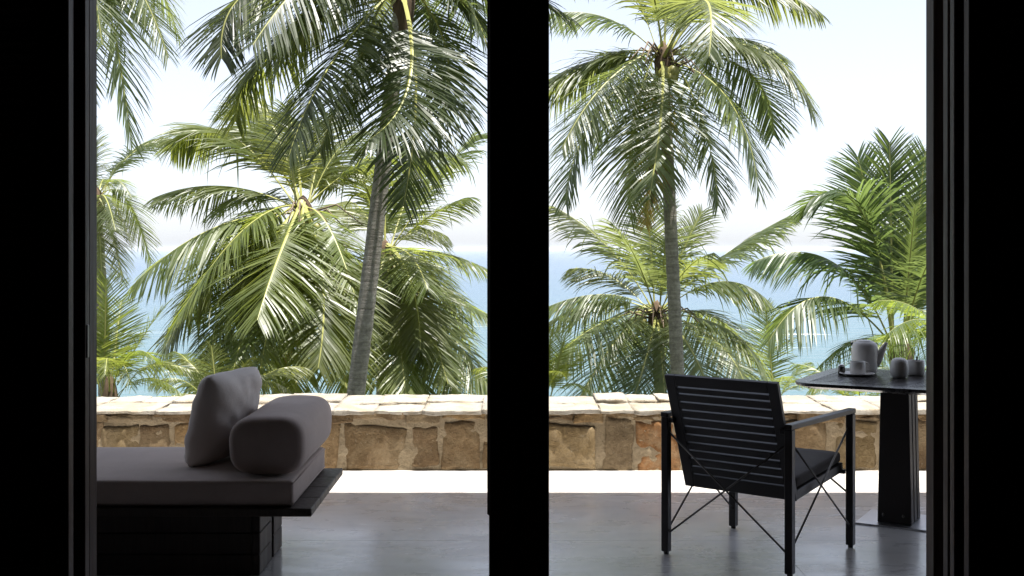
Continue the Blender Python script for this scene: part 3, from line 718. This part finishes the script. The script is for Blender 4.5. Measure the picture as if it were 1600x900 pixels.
r_, Cw, g_, add_ = palm('palm_tree', 'tall palm with round crown and straight grey trunk behind the armchair', (1036, 92), [
    (1272, 182, -.4, 1.15, dict(f=.55, via=(1188, 78))), (1284, 22, .4, 1.1, dict(f=.5, via=(1160, -22))), (1186, 302, -1.2, 1.25, dict(f=.5, via=(1140, 158))), (1209, 212, .8, 1.05, dict(f=.52, via=(1166, 110))), (1122, 322, -.6, .9, dict(f=.4, via=(1098, 190))), (1014, 312, -2.0, .8, dict(f=.3, via=(1033, 180))),
    (986, 345, -.8, .8, dict(f=.3, via=(990, 190))), (884, 320, -.8, 1.25, dict(f=.45, via=(925, 188))), (878, 232, -1.4, .95, dict(f=.5, via=(946, 130))), (860, 158, .4, .85, dict(f=.5, via=(950, 90))), (848, 25, .2, .9, dict(via=(942, 26))), (1108, 88, -3.2, 1.3, dict(f=.5, via=(1098, 0))),
    (950, -70, .6, .5), (1048, -130, .6, .2), (1118, -100, -.6, .5), (1180, -50, 1.2, .8), (1000, -60, -2.0, .6), (1075, 250, .8, .8), (925, 250, 1.2, 1.0), (1150, 200, 1.5, 1.0), (1008, 352, -.3, .2, dict(tint=(1.9, 1.1, .7), lw=.7, wide=.8))],
    foot=(1060, 600), trad=.115, d=20, tint=(.95, 1.0, .92), seed=44, extra=4, flen=3.0, nuts=5)
sp_ = obj('dry_spathe', tube([Vector((-.12, -.3, -1.2)), Vector((-.16, -.32, -1.6)), Vector((-.2, -.3, -2.0)), Vector((-.22, -.28, -2.5))], [.03, .075, .07, .015], 8), M['dry'], r_, loc=Cw - g_, smooth=True)
palm('palm_tree', 'low palm with arching silvery fronds and coconuts right behind the armchair', (1026, 494), [
    (868, 324, .4, .55, dict(via=(949, 385))), (958, 350, -1.4, .55, dict(via=(994, 405))), (850, 482, -.2, .6, dict(via=(940, 460))), (1232, 338, .2, .35, dict(via=(1130, 400))), (1202, 472, -.6, .85, dict(via=(1125, 440))), (848, 592, -1.4, .85, dict(f=.5, via=(920, 516))), (984, 642, -2.4, .5, dict(via=(1012, 550))), (1112, 624, -2.4, .5, dict(via=(1076, 540))),
    (1166, 606, -1.4, .6, dict(via=(1118, 532))), (1202, 602, -.6, .9, dict(f=.5, via=(1142, 518))), (1010, 310, .6, .2), (1046, 325, -.6, .25), (1098, 330, .4, .35), (1116, 395, -1.4, .5), (900, 634, -2.0, .6), (1040, 640, -2.6, .4), (930, 620, .4, .9), (1185, 560, 1.0, .9), (890, 420, 1.2, .6)],
    foot=(1036, 640), trad=.13, d=23, tint=(1.08, 1.12, 1.15), seed=55, lw=1.14, extra=3, flen=2.8, nuts=6)
palm('palm_tree', 'bushy young palm with upright fronds behind the tea table', (1408, 545), [
    (1340, 245, .4, .45, dict(droop=.5)), (1390, 222, 0, .15, dict(droop=.4)), (1446, 236, .4, .2, dict(droop=.4)), (1266, 312, -.2, .55, dict(via=(1348, 335))), (1180, 408, -.2, .75, dict(via=(1305, 412))), (1202, 532, -1.0, 1.0, dict(f=.5, via=(1292, 464))), (1275, 580, -.6, .6),
    (1430, 320, -.8, .1, dict(droop=.4)), (1490, 300, .8, .3), (1500, 420, 0, .5), (1470, 380, -1.4, .4), (1320, 600, -1.4, .5), (1520, 520, 0, .7)],
    foot=(1412, 660), trad=.13, d=17, tint=(.72, .86, .78), seed=66, extra=0, flen=2.6)
palm('palm_tree', 'bright green young palm at right jamb beyond the teapot', (1508, 560), [
    (1372, 470, -.3, .35), (1358, 556, -.6, .5), (1388, 520, -1.0, .45), (1425, 485, .2, .25), (1490, 470, 0, .2), (1440, 590, -.8, .4), (1400, 590, .4, .5), (1560, 420, 0, .3)],
    foot=(1512, 640), trad=.10, d=11.5, tint=(1.05, 1.22, .75), seed=77, extra=0, flen=1.6)
palm('palm_tree', 'palm whose fronds hang in at the top left corner', (104, -84), [
    (263, 90, -.3, 1.0, dict(f=.6)), (196, 88, .5, .9, dict(f=.55)), (206, 230, -.4, 1.7, dict(f=.5)), (160, 70, -1.0, .9), (230, 40, 1.2, 1.1, dict(f=.6)), (120, 190, -.8, 1.0), (20, 120, 0, 1), (280, 60, .8, 1.3, dict(f=.6)), (60, -260, 0, .3), (200, -240, 0, .5)],
    foot=(92, 640), trad=.13, d=16, tint=(.98, 1.02, .9), seed=88, extra=2, flen=2.8)
palm('palm_tree', 'far palm with hanging fronds beside the left jamb', (150, 312), [
    (206, 388, -.4, .7), (198, 250, .4, .5), (192, 440, -.8, .5), (236, 412, .8, 1.3, dict(f=.5)), (160, 452, -1.4, .5), (206, 310, -.6, .7), (110, 430, -.6, .7), (90, 340, 0, .7), (150, 200, 0, .2), (180, 360, -1.8, .7), (172, 300, 1.5, .8), (70, 260, 0, .5)],
    foot=(166, 640), trad=.15, d=26, tint=(.95, .98, .75), seed=99, extra=3, flen=2.6)
palm('palm_tree', 'small fan-shaped young palm just behind the wall at the left jamb', (172, 624), [
    (166, 436, 0, .05, dict(droop=.25, lw=1.2)), (262, 474, .2, .15, dict(droop=.5)), (205, 606, -.4, .6, dict(droop=.8)), (290, 578, .2, .45), (165, 585, -.7, .55, dict(tint=(1.5, 1.4, .9))), (130, 470, 0, .2), (220, 520, .5, .25), (280, 612, -.2, .35),  # brighter tint on the drooping frond paints sun into its leaflets
    (120, 560, -.2, .4), (190, 470, .6, .1, dict(droop=.3)), (240, 560, -.5, .4)],
    foot=(172, 690), trad=.08, d=13, tint=(1.15, 1.2, .75), seed=111, extra=2, flen=1.2)
palm('palm_tree', 'low palm with fronds lying above the wall behind the pillow', (345, 655), [
    (236, 600, -.2, .5), (280, 560, .4, .4), (420, 590, .2, .4), (330, 540, .3, .2), (390, 560, -.2, .3), (455, 612, -.3, .5), (250, 630, -.6, .4), (480, 575, .6, .5)],
    foot=(345, 720), trad=.11, d=17, tint=(1.15, 1.12, .8), seed=122, extra=2, flen=1.8)
palm('palm_tree', 'bright young palm peeking out right of the black post', (850, 640), [
    (888, 508, 0, .1, dict(droop=.3)), (862, 515, .3, .1, dict(droop=.3)), (905, 560, -.2, .25), (880, 585, -.5, .4), (835, 520, 0, .2), (920, 610, 0, .4)],
    foot=(848, 700), trad=.09, d=19, tint=(1.35, 1.35, .7), seed=133, extra=1, flen=1.6)
palm('palm_tree', 'small pale palm between the armchair and the table against the sea', (1212, 628), [
    (1266, 566, 0, .35), (1196, 476, .4, .1, dict(droop=.5)), (1150, 585, -.2, .4), (1252, 592, -.6, .35), (1180, 545, .2, .25), (1290, 606, .4, .4), (1225, 590, -.8, .4)],
    foot=(1210, 700), trad=.09, d=27, tint=(1.2, 1.25, .9), seed=144, extra=1, flen=1.8)
palm('palm_tree', 'low palm crown just above the wall under the tabletop', (1345, 660), [
    (1262, 612, 0, .5), (1300, 585, .3, .4), (1400, 590, 0, .4), (1430, 615, -.3, .4), (1340, 610, -.7, .5), (1375, 560, .5, .2)],
    foot=(1345, 730), trad=.09, d=15, tint=(1.1, 1.2, .75), seed=155, extra=1, flen=1.4)

# ------------------------------------------------------------------ sea haze
bm = box(-9100, 9100, -60, 18200, SEA - 1.2, 9.5)
hz = bpy.data.materials.new('sea_haze'); hz.use_nodes = True; hz.node_tree.nodes.clear()
o_ = hz.node_tree.nodes.new('ShaderNodeOutputMaterial'); pv = hz.node_tree.nodes.new('ShaderNodeVolumePrincipled')
pv.inputs['Color'].default_value = (.86, .92, 1, 1); pv.inputs['Density'].default_value = .00012; pv.inputs['Anisotropy'].default_value = 0
hz.node_tree.links.new(pv.outputs[0], o_.inputs['Volume'])
h_ = obj('haze', bm, hz); tag(h_, 'pale sea haze between the shore and the horizon', 'haze', kind='stuff')
